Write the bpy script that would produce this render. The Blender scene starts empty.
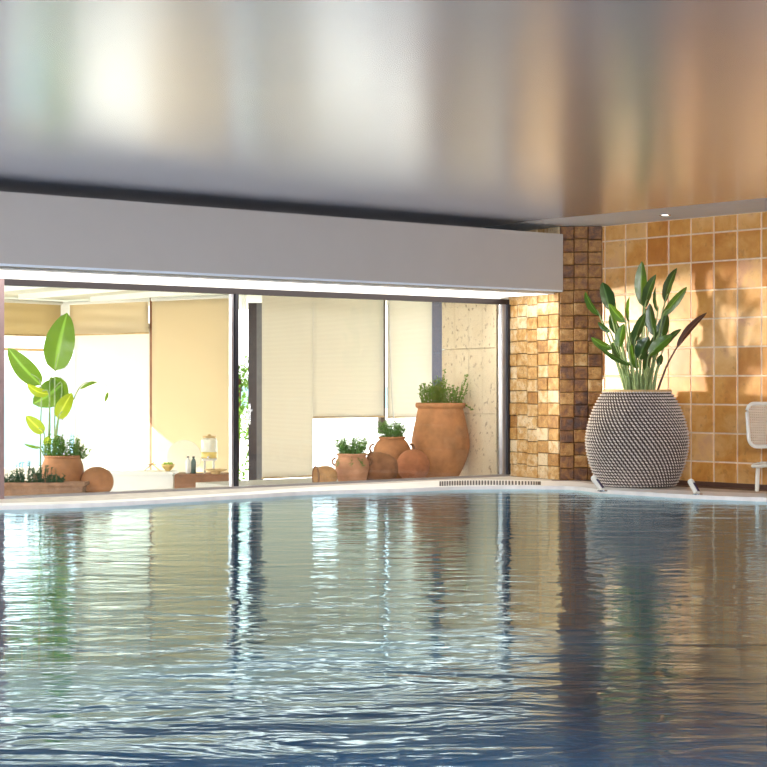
import bpy, bmesh, math, random
from mathutils import Vector, Matrix, geometry
random.seed(7)
R = math.radians
C = bpy.context.scene.collection
sc = bpy.context.scene
# ---------------------------------------------------------------- camera, world, lights, exposure
F = 1707.0; CAMZ = 1.08; CX = CY = 383.5
cam_d = bpy.data.cameras.new('camera'); cam = bpy.data.objects.new('camera', cam_d); C.objects.link(cam)
cam.location = (0, 0, CAMZ); cam.rotation_euler = (R(90), 0, 0)
cam_d.sensor_width = 36; cam_d.lens = 36 * F / 767; cam_d.clip_end = 5000
sc.camera = cam
sc.view_settings.view_transform = 'Standard'; sc.view_settings.look = 'None'
sc.view_settings.gamma = 1; sc.view_settings.exposure = 1.78
w = bpy.data.worlds.new('world'); sc.world = w; w.use_nodes = True
nt = w.node_tree; bg = nt.nodes['Background']
sky = nt.nodes.new('ShaderNodeTexSky'); sky.sky_type = 'NISHITA'; sky.sun_disc = False
sky.sun_elevation = R(33); sky.sun_rotation = R(-70); sky.dust_density = 2.5; sky.air_density = 0.8
mixw = nt.nodes.new('ShaderNodeMix'); mixw.data_type = 'RGBA'; mixw.inputs[0].default_value = 0.62
nt.links.new(sky.outputs[0], mixw.inputs[6]); mixw.inputs[7].default_value = (5.8, 6.2, 6.3, 1)
nt.links.new(mixw.outputs[2], bg.inputs[0]); bg.inputs[1].default_value = 0.24

def lamp(kind, name, loc, energy, color=(1, 1, 1), direction=None, **kw):
    d = bpy.data.lights.new(name, kind); d.energy = energy; d.color = color
    for k, v in kw.items(): setattr(d, k, v)
    o = bpy.data.objects.new(name, d); C.objects.link(o); o.location = loc
    if direction is not None: o.rotation_euler = Vector(direction).to_track_quat('-Z', 'Y').to_euler()
    return o
SUN_E = R(27.5)
lamp('SUN', 'sun', (-10, 26, 10), 7.5, (1, .95, .84), (.95 * math.cos(SUN_E), -.3 * math.cos(SUN_E), -math.sin(SUN_E)), angle=R(0.6))
# added spot imitating sun reflected off the water onto stone corner and tiled wall
lamp('SPOT', 'low_sunlight', (-7.0, 19.6, 1.6), 1850, (1, .88, .70), (10.0, -1.0, 0.0), spot_size=R(20), spot_blend=.6, shadow_soft_size=.30)
# added area fill above the camera, lifting the dim interior; no opening there
lamp('AREA', 'hall_daylight', (2.0, 0.5, 2.3), 365, (1, .965, .93), (0.05, 1, -.12), shape='RECTANGLE', size=10, size_y=1.0)

lamp('AREA', 'pool_skylight', (1.0, 7.5, 2.78), 60, (.9, .97, 1), (0, 0, -1), shape='RECTANGLE', size=7, size_y=5)  # area light added under the ceiling to brighten the blue basin
# ---------------------------------------------------------------- geometry helpers
def P(x, y, Y): return Vector(((x - CX) / F * Y, Y, CAMZ - (y - CY) / F * Y))
def G(x, y, z=0.0):
    Y = (CAMZ - z) * F / (y - CY); return Vector(((x - CX) / F * Y, Y, z))
def link_mesh(name, bm, mats, parent=None, smooth=False):
    me = bpy.data.meshes.new(name); bm.to_mesh(me); bm.free()
    if not isinstance(mats, (list, tuple)): mats = [mats]
    for m in mats: me.materials.append(m)
    if smooth:
        for p in me.polygons: p.use_smooth = True
    o = bpy.data.objects.new(name, me); C.objects.link(o)
    if parent: o.parent = parent
    return o
def tag(o, label=None, cat=None, group=None, kind=None):
    if label: o['label'] = label
    if cat: o['category'] = cat
    if group: o['group'] = group
    if kind: o['kind'] = kind
    return o
def thing(name, loc, label, cat, group=None, rz=0):
    o = bpy.data.objects.new(name, None); C.objects.link(o); o.location = loc; o.rotation_euler = (0, 0, rz)
    o.empty_display_size = .1
    return tag(o, label, cat, group)
def struct(name, bm, m, smooth=False, label=None):
    o = link_mesh(name, bm, m, None, smooth); o['kind'] = 'structure'
    if label: o['label'] = label
    return o
def box(bm, c, s, rz=0, mi=0):
    mat = Matrix.Translation(c) @ Matrix.Rotation(rz, 4, 'Z') @ Matrix.Diagonal((s[0], s[1], s[2], 1))
    r = bmesh.ops.create_cube(bm, size=1, matrix=mat)
    for f in {f for v in r['verts'] for f in v.link_faces}: f.material_index = mi
    return r['verts']
def wallbox(bm, a, b, z0, z1, t0, t1, mi=0):
    """slab along a->b (xy), z0..z1, offset t0..t1 along the left-hand normal"""
    a = Vector(a[:2]); b = Vector(b[:2]); d = (b - a).normalized(); n = Vector((-d.y, d.x))
    vs = []
    for z in (z0, z1):
        for p, t in ((a, t0), (b, t0), (b, t1), (a, t1)):
            q = p + n * t; vs.append(bm.verts.new((q.x, q.y, z)))
    for f in ((0, 1, 2, 3), (4, 5, 6, 7), (0, 1, 5, 4), (1, 2, 6, 5), (2, 3, 7, 6), (3, 0, 4, 7)):
        bm.faces.new([vs[i] for i in f]).material_index = mi
    bmesh.ops.recalc_face_normals(bm, faces=bm.faces)
def lathe(bm, prof, n=40, M=Matrix.Identity(4), mi=0, cap=True):
    rings = []
    for r, z in prof:
        rings.append([bm.verts.new(M @ Vector((r * math.cos(2 * math.pi * i / n), r * math.sin(2 * math.pi * i / n), z))) for i in range(n)])
    for a, b in zip(rings, rings[1:]):
        for i in range(n):
            f = bm.faces.new((a[i], a[(i + 1) % n], b[(i + 1) % n], b[i])); f.material_index = mi; f.smooth = True
    if cap:
        for ring in (rings[0], rings[-1]):
            try: bm.faces.new(ring).material_index = mi
            except Exception: pass
    bmesh.ops.recalc_face_normals(bm, faces=bm.faces)
def crom(pts, k=8):
    out = []
    n = len(pts)
    for i in range(n - 1):
        p0 = pts[max(i - 1, 0)]; p1 = pts[i]; p2 = pts[i + 1]; p3 = pts[min(i + 2, n - 1)]
        for j in range(k):
            t = j / k
            out.append(.5 * ((2 * p1) + (p2 - p0) * t + (2 * p0 - 5 * p1 + 4 * p2 - p3) * t * t + (3 * p1 - p0 - 3 * p2 + p3) * t ** 3))
    out.append(pts[-1].copy()); return out
def tube(bm, pts, r, n=8, taper=None, mi=0):
    rings = []
    N = len(pts); up = Vector((0.13, .21, 1)).normalized()
    for i, p in enumerate(pts):
        d = (pts[min(i + 1, N - 1)] - pts[max(i - 1, 0)]).normalized()
        s = d.cross(up)
        if s.length < .05: s = d.cross(Vector((1, 0, 0)))
        s.normalize(); u = s.cross(d).normalized()
        rr = r if taper is None else r + (taper - r) * i / (N - 1)
        rings.append([bm.verts.new(p + (s * math.cos(2 * math.pi * k / n) + u * math.sin(2 * math.pi * k / n)) * rr) for k in range(n)])
    for a, b in zip(rings, rings[1:]):
        for k in range(n):
            f = bm.faces.new((a[k], a[(k + 1) % n], b[(k + 1) % n], b[k])); f.smooth = True; f.material_index = mi
    for ring in (rings[0], rings[-1]):
        f = bm.faces.new(ring); f.material_index = mi
def polyfill(bm, loops, z, flip=False):
    """flat polygon with holes"""
    es = []
    for l in loops:
        vs = [bm.verts.new((p.x, p.y, z)) for p in l]
        es += [bm.edges.new((vs[i], vs[(i + 1) % len(vs)])) for i in range(len(vs))]
    bmesh.ops.triangle_fill(bm, use_beauty=True, use_dissolve=False, edges=es)
    bmesh.ops.recalc_face_normals(bm, faces=bm.faces)
    up = sum(f.normal.z for f in bm.faces)
    if up < 0: bmesh.ops.reverse_faces(bm, faces=bm.faces)

# ---------------------------------------------------------------- material helpers
class Mt:
    def __init__(s, name):
        s.m = bpy.data.materials.new(name); s.m.use_nodes = True; s.t = s.m.node_tree
        s.b = s.t.nodes['Principled BSDF']; s.out = s.t.nodes['Material Output']
    def n(s, typ, **kw):
        nd = s.t.nodes.new('ShaderNode' + typ)
        for k, v in kw.items(): setattr(nd, k, v)
        return nd
    def l(s, a, b): s.t.links.new(a, b)
    def noise(s, scale, detail=4, rough=.55, vec=None, dist=0):
        nd = s.n('TexNoise'); nd.inputs['Scale'].default_value = scale; nd.inputs['Detail'].default_value = detail
        nd.inputs['Roughness'].default_value = rough; nd.inputs['Distortion'].default_value = dist
        if vec is not None: s.l(vec, nd.inputs['Vector'])
        return nd
    def coord(s, scale=(1, 1, 1)):
        tc = s.n('TexCoord'); mp = s.n('Mapping'); mp.inputs['Scale'].default_value = scale
        s.l(tc.outputs['Object'], mp.inputs[0]); return mp.outputs[0]
    def ramp(s, fac, stops):
        nd = s.n('ValToRGB'); e = nd.color_ramp.elements
        while len(e) < len(stops): e.new(.5)
        for el, (p, c) in zip(e, stops): el.position = p; el.color = (*c, 1)
        s.l(fac, nd.inputs[0]); return nd.outputs[0]
    def mix(s, fac, a, b, mode='MIX'):
        nd = s.n('Mix', data_type='RGBA', blend_type=mode)
        for sock, v in ((nd.inputs[0], fac), (nd.inputs[6], a), (nd.inputs[7], b)):
            if isinstance(v, (int, float)): sock.default_value = v
            elif isinstance(v, tuple): sock.default_value = (*v, 1)
            else: s.l(v, sock)
        return nd.outputs[2]
    def bump(s, h, strength, dist=.01):
        nd = s.n('Bump'); nd.inputs['Strength'].default_value = strength; nd.inputs['Distance'].default_value = dist
        s.l(h, nd.inputs['Height']); s.l(nd.outputs[0], s.b.inputs['Normal']); return nd
def simple(name, col, rough=.6, metal=0, var=.12, scale=12, bump=0, spec=None):
    s = Mt(name)
    nz = s.noise(scale, vec=s.coord())
    lo = tuple(c * (1 - var) for c in col); hi = tuple(min(1, c * (1 + var)) for c in col)
    s.l(s.ramp(nz.outputs[0], [(.3, lo), (.7, hi)]), s.b.inputs['Base Color'])
    s.b.inputs['Roughness'].default_value = rough; s.b.inputs['Metallic'].default_value = metal
    if spec is not None: s.b.inputs['Specular IOR Level'].default_value = spec
    if bump: s.bump(nz.outputs[0], bump)
    return s.m
def tilemat(name, stops, nscale, rough, dark, bump=.3, pit=False):
    s = Mt(name); at = s.n('Attribute', attribute_name='tile_tone')
    sep = s.n('SeparateColor'); s.l(at.outputs['Color'], sep.inputs[0])
    vec = s.coord(); n1 = s.noise(nscale, 5, .6, vec, .4); n2 = s.noise(nscale * 4, 3, .6, vec)
    add = s.n('Math', operation='MULTIPLY_ADD'); s.l(n1.outputs[0], add.inputs[0]); add.inputs[1].default_value = 1.15
    s.l(sep.outputs[0], add.inputs[2])
    sub = s.n('Math', operation='SUBTRACT'); s.l(add.outputs[0], sub.inputs[0]); sub.inputs[1].default_value = .57
    col = s.ramp(sub.outputs[0], stops)
    f = s.n('MapRange'); s.l(n2.outputs[0], f.inputs[0]); f.inputs[1].default_value = .58; f.inputs[2].default_value = .72
    fm = s.n('Math', operation='MULTIPLY'); s.l(f.outputs[0], fm.inputs[0]); fm.inputs[1].default_value = .8 if pit else .4
    s.l(s.mix(fm.outputs[0], col, dark), s.b.inputs['Base Color'])
    s.b.inputs['Roughness'].default_value = rough
    s.bump(n2.outputs[0], bump, .004 if not pit else .01)
    return s.m
M = {}
M['tile'] = tilemat('glazed_terracotta_tile', [(0, (.46, .15, .025)), (.3, (.58, .22, .04)), (.55, (.72, .34, .08)), (.8, (.84, .50, .20)), (1, (.70, .36, .20))], 3.2, .28, (.38, .15, .04), .25)
M['grout'] = simple('pale_grout', (.86, .68, .50), .9)
M['stone'] = tilemat('tumbled_travertine', [(0, (.05, .02, .015)), (.2, (.16, .06, .02)), (.45, (.34, .15, .03)), (.7, (.54, .30, .09)), (1, (.76, .60, .38))], 13, .4, (.06, .03, .02), 1.0, True)
M['dark_grout'] = simple('dark_grout', (.08, .045, .02), .9)
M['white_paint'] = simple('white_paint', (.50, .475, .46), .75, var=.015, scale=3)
M['soffit'] = simple('soffit_paint', (.74, .82, .92), .6, var=.02, scale=3)
M['white'] = simple('white_lacquer', (.85, .84, .80), .4, var=.02)
M['rim'] = simple('white_coping', (.92, .90, .87), .45, var=.08, scale=6)
M['deck'] = simple('pale_deck_stone', (.62, .57, .50), .5, var=.2, scale=8)
M['frame'] = simple('dark_bronze_frame', (.018, .012, .014), .45, .2)
M['alu'] = simple('satin_aluminium', (.42, .42, .46), .3, .8, var=.05)
M['black'] = simple('black_gasket', (.008, .008, .014), .5)
M['cream_floor'] = simple('cream_paving', (.50, .47, .42), .6, var=.05)
M['terra'] = simple('terracotta', (.46, .20, .085), .75, var=.3, scale=5, bump=.25)
M['terra_pink'] = simple('pale_terracotta', (.60, .29, .16), .8, var=.22, scale=6, bump=.25)
M['terra_dark'] = simple('brown_terracotta', (.26, .12, .06), .8, var=.3, scale=7, bump=.25)
M['soil'] = simple('soil', (.05, .03, .02), .95, bump=.6, scale=40)
M['wood'] = simple('walnut_veneer', (.26, .11, .05), .5, var=.25, scale=9)
M['light_wood'] = simple('light_wood', (.62, .42, .20), .6, var=.2)
M['chrome'] = simple('brushed_steel', (.62, .62, .66), .22, 1, var=.05)
M['plum'] = simple('purple_rubber', (.05, .03, .10), .5)
M['chair'] = simple('white_powder_coat', (.80, .77, .70), .45, var=.04)
M['cord_light'] = simple('pale_rope', (.64, .56, .51), .8, var=.35, scale=60)
M['cord_dark'] = simple('dark_rope', (.07, .05, .045), .9, var=.3, scale=60)
# satin ceiling: bright metal lacquer that mirrors the windows softly
s = Mt('satin_metal_ceiling'); nz = s.noise(1.4, 3, .5, s.coord((1, 1, 1)))
s.l(s.ramp(nz.outputs[0], [(.3, (.76, .83, .98)), (.7, (.79, .86, 1.0))]), s.b.inputs['Base Color'])
s.b.inputs['Metallic'].default_value = .9; s.b.inputs['Roughness'].default_value = .26; s.b.inputs['IOR'].default_value = 2.0
st = s.noise(1, 2, .5, s.coord((.6, 9, 1))); s.bump(st.outputs[0], .05, .01)
M['ceiling'] = s.m
# glass
s = Mt('clear_glass'); tr = s.n('BsdfTransparent'); gl = s.n('BsdfGlossy'); gl.inputs['Roughness'].default_value = .0
tr.inputs[0].default_value = (.97, .98, .97, 1)
fr = s.n('Fresnel'); fr.inputs[0].default_value = 1.3; mx = s.n('MixShader')
s.l(fr.outputs[0], mx.inputs[0]); s.l(tr.outputs[0], mx.inputs[1]); s.l(gl.outputs[0], mx.inputs[2]); s.l(mx.outputs[0], s.out.inputs[0])
M['glass'] = s.m
# pool water
s = Mt('pool_water'); tr = s.n('BsdfTransparent'); gl = s.n('BsdfGlossy'); gl.inputs['Roughness'].default_value = .06
tr.inputs[0].default_value = (.50, .80, .92, 1); gl.inputs[0].default_value = (.76, .95, 1, 1)
n1 = s.noise(1.0, 3, .55, s.coord((1.5, 3.6, 1)), .6); n2 = s.noise(1.0, 2, .5, s.coord((5, 11, 1)), .3)
ad = s.n('Math', operation='MULTIPLY_ADD'); s.l(n2.outputs[0], ad.inputs[0]); ad.inputs[1].default_value = .22; s.l(n1.outputs[0], ad.inputs[2])
bp = s.n('Bump'); bp.inputs['Strength'].default_value = 1; bp.inputs['Distance'].default_value = .0115; s.l(ad.outputs[0], bp.inputs['Height'])
fr = s.n('Fresnel'); fr.inputs[0].default_value = 1.4; s.l(bp.outputs[0], fr.inputs['Normal']); s.l(bp.outputs[0], gl.inputs['Normal'])
mx = s.n('MixShader'); s.l(fr.outputs[0], mx.inputs[0]); s.l(tr.outputs[0], mx.inputs[1]); s.l(gl.outputs[0], mx.inputs[2]); s.l(mx.outputs[0], s.out.inputs[0])
M['water'] = s.m
# pool lining
s = Mt('blue_pool_mosaic'); br = s.n('TexBrick'); br.offset = 0; br.inputs['Scale'].default_value = 8
br.inputs['Color1'].default_value = (.02, .30, .52, 1); br.inputs['Color2'].default_value = (.03, .36, .58, 1); br.inputs['Mortar'].default_value = (.12, .32, .42, 1)
br.inputs['Brick Width'].default_value = .4; br.inputs['Row Height'].default_value = .4; br.inputs['Mortar Size'].default_value = .02
s.l(s.coord(), br.inputs[0]); s.l(br.outputs[0], s.b.inputs['Base Color']); s.b.inputs['Roughness'].default_value = .4
M['pool'] = s.m
# sea
s = Mt('sea_water'); nz = s.noise(.05, 5, .6, s.coord((1, 4, 1)))
s.l(s.ramp(nz.outputs[0], [(.3, (.030, .115, .145)), (.7, (.045, .145, .175))]), s.b.inputs['Base Color']); s.b.inputs['Roughness'].default_value = .5
M['sea'] = s.m
# translucent fabrics and leaves
def translucent(name, col, tcol, fac, stripes=0, gloss=.0, leaf=False):
    s = Mt(name); df = s.n('BsdfDiffuse'); tl = s.n('BsdfTranslucent'); mx = s.n('MixShader'); mx.inputs[0].default_value = fac
    v = s.coord(); nz = s.noise(3, 3, .5, v)
    if stripes:
        wv = s.n('TexWave', bands_direction='Z'); wv.inputs['Scale'].default_value = stripes; wv.inputs['Distortion'].default_value = .6; s.l(v, wv.inputs[0]); src = wv.outputs[1]
    else: src = nz.outputs[0]
    if leaf:
        uv = s.n('UVMap'); sp = s.n('SeparateXYZ'); s.l(uv.outputs[0], sp.inputs[0])
        ab = s.n('Math', operation='SUBTRACT'); s.l(sp.outputs[0], ab.inputs[0]); ab.inputs[1].default_value = .5
        a2 = s.n('Math', operation='ABSOLUTE'); s.l(ab.outputs[0], a2.inputs[0])
        k = s.n('MapRange'); s.l(a2.outputs[0], k.inputs[0]); k.inputs[1].default_value = .03; k.inputs[2].default_value = .09; k.inputs[3].default_value = 1; k.inputs[4].default_value = 0
        rib = k.outputs[0]
    for sh, c in ((df, col), (tl, tcol)):
        cc = s.ramp(src, [(.2, tuple(x * .9 for x in c)), (.8, tuple(min(1, x * 1.06) for x in c))])
        if leaf: cc = s.mix(rib, cc, tuple(min(1, x * 1.7 + .04) for x in c))
        s.l(cc, sh.inputs[0])
    s.l(df.outputs[0], mx.inputs[1]); s.l(tl.outputs[0], mx.inputs[2])
    last = mx
    if gloss:
        g = s.n('BsdfGlossy'); g.inputs['Roughness'].default_value = .3; m2 = s.n('MixShader'); m2.inputs[0].default_value = gloss
        s.l(mx.outputs[0], m2.inputs[1]); s.l(g.outputs[0], m2.inputs[2]); last = m2
    s.l(last.outputs[0], s.out.inputs[0]); return s.m
M['blind_gold'] = translucent('straw_blind_fabric', (.70, .60, .42), (.82, .68, .46), .42, 22)
M['blind_cream'] = translucent('cream_blind_fabric', (.88, .83, .75), (.97, .91, .80), .5, 20)
M['leaf'] = translucent('bird_of_paradise_leaf', (.022, .065, .014), (.10, .24, .02), .25, 0, .06, True)
M['leaf_bright'] = translucent('young_leaf', (.06, .17, .015), (.22, .42, .03), .35, 0, .06, True)
M['leaf_brown'] = translucent('withered_leaf', (.10, .045, .03), (.10, .04, .02), .2, 0, .05, True)
M['banana'] = translucent('backlit_banana_leaf', (.08, .19, .02), (.24, .44, .02), .6, 0, .03, True)
M['banana_y'] = translucent('yellow_green_leaf', (.30, .40, .02), (.60, .72, .03), .6, 0, .03, True)
M['stalk'] = simple('pale_stalk', (.30, .40, .16), .5, var=.3, scale=20)
M['stalk_brown'] = simple('brown_stalk', (.12, .06, .04), .6)
M['herb'] = translucent('herb_green', (.13, .27, .05), (.26, .46, .08), .4)
M['fern'] = translucent('fern_green', (.17, .32, .10), (.30, .50, .14), .4)
M['slate'] = simple('slate_metal', (.07, .07, .10), .35, .3)
M['rosemary'] = translucent('rosemary_green', (.07, .15, .09), (.12, .22, .12), .3)
def emis(name, col, st):
    s = Mt(name); e = s.n('Emission'); e.inputs[0].default_value = (*col, 1); e.inputs[1].default_value = st; s.l(e.outputs[0], s.out.inputs[0]); return s.m
M['led'] = emis('led_strip_glow', (1, .96, .88), 1.5)  # glow in place of sunlight reflected up from the water
M['bulb'] = emis('downlight_glow', (1, .95, .85), 3)

# ---------------------------------------------------------------- plan of the place
CEIL = 2.835
rw = Vector((.664, -.748)); rn = Vector((-.748, -.664))             # tiled wall: direction towards the camera, normal into the room
RW0 = Vector((2.436, 19.03))                                        # inner corner of the tiled wall
P1 = Vector(((560 - CX) / F * 19.08, 19.08))                        # stone corner, outer arris
P2 = Vector(((508 - CX) / F * 19.95, 19.95))                        # where stone meets the glazing
GL = Vector(((2 - CX) / F * 16.0, 16.0))                            # left end of glazing
gd = (P2 - GL).normalized(); gn = Vector((gd.y, -gd.x))             # glazing direction, normal into the room
glen = (P2 - GL).length
def gpt(xpx):                                                       # point of the glazing line seen at column xpx
    k = (xpx - CX) / F; t = (k * GL.y - GL.x) / (gd.x - k * gd.y); return GL + gd * t
LEFT = GL - gd * 9.5
room = [RW0, RW0 + rw * 22, Vector((RW0.x + rw.x * 22, -2.5)), Vector((LEFT.x, -2.5)), LEFT, GL, P2, P1]
V = lambda p, z=0: Vector((p.x, p.y, z))

# pool edge, inner and outer line of the white coping
inner_px = [(4, 506), (60, 504.6), (120, 502.3), (185, 498.6), (250, 495), (300, 492), (350, 490.4), (400, 489.2), (430, 487.8), (460, 486.6), (500, 486.1), (540, 486.2), (575, 487), (601, 490), (640, 492.3), (694, 495.4), (767, 498.2)]
outer_px = [(4, 503.4), (60, 502), (120, 499.9), (185, 496.2), (250, 492), (300, 488.2), (350, 485.4), (400, 483), (430, 481.2), (460, 480), (500, 480), (540, 480.8), (575, 482), (601, 485.6), (640, 488.8), (694, 491.2), (767, 494)]
def extend(l):
    pts = [G(x, y) for x, y in l]
    a = pts[0] + (pts[0] - pts[1]).normalized() * 6.6; b = pts[-1] + V(rw * 13.2)
    return [a] + crom(pts, 6) + [b]
inn = extend(inner_px); out = extend(outer_px)
inn_loop = inn + [Vector((inn[-1].x, 3.0, 0)), Vector((inn[0].x, 3.0, 0))]
out_loop = out + [Vector((out[-1].x + .15, 2.75, 0)), Vector((out[0].x - .15, 2.75, 0))]

bm = bmesh.new(); polyfill(bm, [room, out_loop], 0); struct('floor', bm, M['deck'])
bm = bmesh.new()
n = len(inn_loop)
for lo, hi, m_ in ((out_loop, inn_loop, 0),):
    a = [bm.verts.new((p.x, p.y, 0.004)) for p in out_loop]; b = [bm.verts.new((p.x, p.y, 0.004)) for p in inn_loop]
    c = [bm.verts.new((p.x, p.y, -.08)) for p in inn_loop]; d = [bm.verts.new((p.x, p.y, -.08)) for p in out_loop]
    for i in range(n):
        j = (i + 1) % n
        bm.faces.new((a[i], a[j], b[j], b[i])); bm.faces.new((b[i], b[j], c[j], c[i])); bm.faces.new((c[i], c[j], d[j], d[i])); bm.faces.new((d[i], d[j], a[j], a[i]))
bmesh.ops.recalc_face_normals(bm, faces=bm.faces)
coping = struct('trim_1', bm, M['rim'], label='white pool coping')
# overflow slots on the rounded corner of the coping
bm = bmesh.new()
sl_i = crom([G(x, y - .9) for x, y in inner_px[8:12]], 14); sl_o = crom([G(x, y + 1.2) for x, y in outer_px[8:12]], 14)
for k, (a, b) in enumerate(zip(sl_i, sl_o)):
    if k < 6 : continue
    d = (b - a); t = Vector((-d.y, d.x, 0)).normalized() * .009
    vs = [bm.verts.new(p + Vector((0, 0, zz))) for zz in (.001, .0065) for p in (a + t, a - t, b - t, b + t)]
    for f in ((4, 5, 6, 7), (0, 1, 5, 4), (1, 2, 6, 5), (2, 3, 7, 6), (3, 0, 4, 7), (3, 2, 1, 0)): bm.faces.new([vs[i] for i in f])
o = link_mesh('overflow_slots', bm, M['black'], coping); o['label'] = 'dark overflow slots'
# basin and water
bm = bmesh.new(); polyfill(bm, [inn_loop], -1.45)
a = [bm.verts.new((p.x, p.y, -.08)) for p in inn_loop]; b = [bm.verts.new((p.x, p.y, -1.45)) for p in inn_loop]
for i in range(n):
    j = (i + 1) % n; bm.faces.new((a[i], a[j], b[j], b[i]))
struct('pool_basin', bm, M['pool'])
bm = bmesh.new(); polyfill(bm, [inn_loop], -.035)
tag(link_mesh('pool_water', bm, M['water']), 'rippled blue indoor pool water filling the foreground', 'water', kind='stuff')

# ---------------------------------------------------------------- ceiling
strip_in = RW0 + rn * 1.36; k0 = strip_in - rw * .35; 
A = Vector(((528 - CX) / F * 18.45, 18.45)); B = A + rw * 22
bm = bmesh.new()
cl = [Vector((p.x, p.y)) for p in (LEFT + gn * -.6, GL - gn * .6, P2 - gn * .6, A + (P2 - P1) * 1.2, A, B, Vector((B.x, -2.6)), Vector((LEFT.x, -2.6)))]
polyfill(bm, [cl], CEIL); bmesh.ops.reverse_faces(bm, faces=bm.faces)
r = bmesh.ops.extrude_face_region(bm, geom=bm.faces[:]); bmesh.ops.translate(bm, verts=[v for v in r['geom'] if isinstance(v, bmesh.types.BMVert)], vec=(0, 0, .15))
bmesh.ops.recalc_face_normals(bm, faces=bm.faces)
struct('ceiling', bm, M['ceiling'])
bm = bmesh.new()
cl = [A + (P2 - P1) * 1.2, A, B, B + Vector((3, 0)), RW0 - rn * .4 + rw * 22, RW0 - rn * .5 - rw * 1.2, P2 - gn * .6]
polyfill(bm, [cl], CEIL); r = bmesh.ops.extrude_face_region(bm, geom=bm.faces[:]); bmesh.ops.translate(bm, verts=[v for v in r['geom'] if isinstance(v, bmesh.types.BMVert)], vec=(0, 0, .15))
bmesh.ops.recalc_face_normals(bm, faces=bm.faces)
struct('ceiling_border', bm, M['soffit'])

# ---------------------------------------------------------------- tiled walls
def tiles(bm, lay, origin, d, n_, xs, zs, gap, th, jit, inset, mi, tone, stagger=0):
    zs0 = zs
    for i in range(len(xs) - 1):
        zs = [z + (random.uniform(-stagger, stagger) if 0 < k < len(zs0) - 1 else 0) for k, z in enumerate(zs0)]
        if stagger: sh = random.uniform(-.012, .012); zs = [zs[0]] + [z + sh for z in zs[1:-1]] + [zs[-1]]
        for j in range(len(zs) - 1):
            x0, x1, z0, z1 = xs[i] + gap / 2, xs[i + 1] - gap / 2, zs[j] + gap / 2, zs[j + 1] - gap / 2
            if x1 - x0 < .01 or z1 - z0 < .01: continue
            t = th + random.uniform(0, jit); q = random.uniform(-jit, jit) * .3
            def pt(x, z, h): p = origin + d * x + n_ * h; return bm.verts.new((p.x, p.y, z))
            c0 = [pt(x0, z0, 0), pt(x1, z0, 0), pt(x1, z1, 0), pt(x0, z1, 0)]
            c1 = [pt(x0, z0, t - inset + q), pt(x1, z0, t - inset - q), pt(x1, z1, t - inset - q), pt(x0, z1, t - inset + q)]
            e = inset * 1.3
            c2 = [pt(x0 + e, z0 + e, t + q), pt(x1 - e, z0 + e, t - q), pt(x1 - e, z1 - e, t - q), pt(x0 + e, z1 - e, t + q)]
            v = tone(i, j)
            fs = [bm.faces.new(c2)]
            for k in range(4):
                l_ = (k + 1) % 4
                fs.append(bm.faces.new((c1[k], c1[l_], c2[l_], c2[k]))); fs.append(bm.faces.new((c0[k], c0[l_], c1[l_], c1[k])))
            for f in fs:
                f.material_index = mi
                for lp in f.loops: lp[lay] = (v, v, v, 1)
# tiled wall on the right
bm = bmesh.new(); lay = bm.loops.layers.float_color.new('tile_tone')
wallbox(bm, RW0 - rw * .3, RW0 + rw * 22, 0, CEIL, 0.0, .3, 0)
def s_at(xpx):
    k = (xpx - CX) / F; return (k * RW0.y - RW0.x) / (rw.x - k * rw.y)
s0 = s_at(605.2)
xs = [0.0] + [s0 + .300 * i for i in range(0, 66)]
zs = [0.0] + [.26 + .3 * k for k in range(9)] + [CEIL]
tiles(bm, lay, RW0, rw, rn, xs, zs, .017, .006, .003, .003, 1, lambda i, j: random.triangular(.25, .95, .55))
bmesh.ops.recalc_face_normals(bm, faces=bm.faces)
struct('wall_right', bm, [M['grout'], M['tile']])
# stone clad corner: face along the glazing side and face towards the pool
bm = bmesh.new(); lay = bm.loops.layers.float_color.new('tile_tone')
base = [P1, P2, P2 + Vector((.9, .6)), RW0 + Vector((.6, .5)), RW0]
lo = [bm.verts.new((p.x, p.y, 0)) for p in base]; hi = [bm.verts.new((p.x, p.y, CEIL)) for p in base]
for i in range(5): bm.faces.new((lo[i], lo[(i + 1) % 5], hi[(i + 1) % 5], hi[i]))
bm.faces.new(lo); bm.faces.new(hi)
zz = [CEIL * k / 20 for k in range(21)]
df = (RW0 - P1); L = df.length; df.normalize(); nf = Vector((df.y, -df.x))
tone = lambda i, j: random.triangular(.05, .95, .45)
tiles(bm, lay, P1, df, nf, [L * k / 3 for k in range(4)], zz, .007, .014, .018, .005, 1, lambda i, j: random.triangular(.1, .75, .38), .003)  # darker tones: shade on the pool-side face put into the stone colour
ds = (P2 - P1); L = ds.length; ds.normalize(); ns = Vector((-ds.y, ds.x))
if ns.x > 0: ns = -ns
tiles(bm, lay, P1, ds, ns, [L * k / 5 for k in range(6)], zz, .007, .014, .014, .005, 1, lambda i, j: random.triangular(.45, 1.1, .75), .003)  # paler tones: sunlit look of the glazing-side face put into the colour
bmesh.ops.recalc_face_normals(bm, faces=bm.faces)
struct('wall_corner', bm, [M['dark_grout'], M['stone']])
# dark skirting along corner and tiled wall
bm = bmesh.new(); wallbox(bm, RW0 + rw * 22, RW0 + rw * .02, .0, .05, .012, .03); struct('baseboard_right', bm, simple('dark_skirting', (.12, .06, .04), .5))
bm = bmesh.new(); wallbox(bm, RW0 + rw * 22, RW0 + rw * -.1, .0, .003, .03, .26); wallbox(bm, RW0 + rw * -.08, P1 + Vector((-.1, 0)), 0, .003, .02, .12); bmesh.ops.recalc_face_normals(bm, faces=bm.faces); struct('floor_border', bm, simple('dark_floor_border', (.14, .08, .055), .5))
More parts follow.
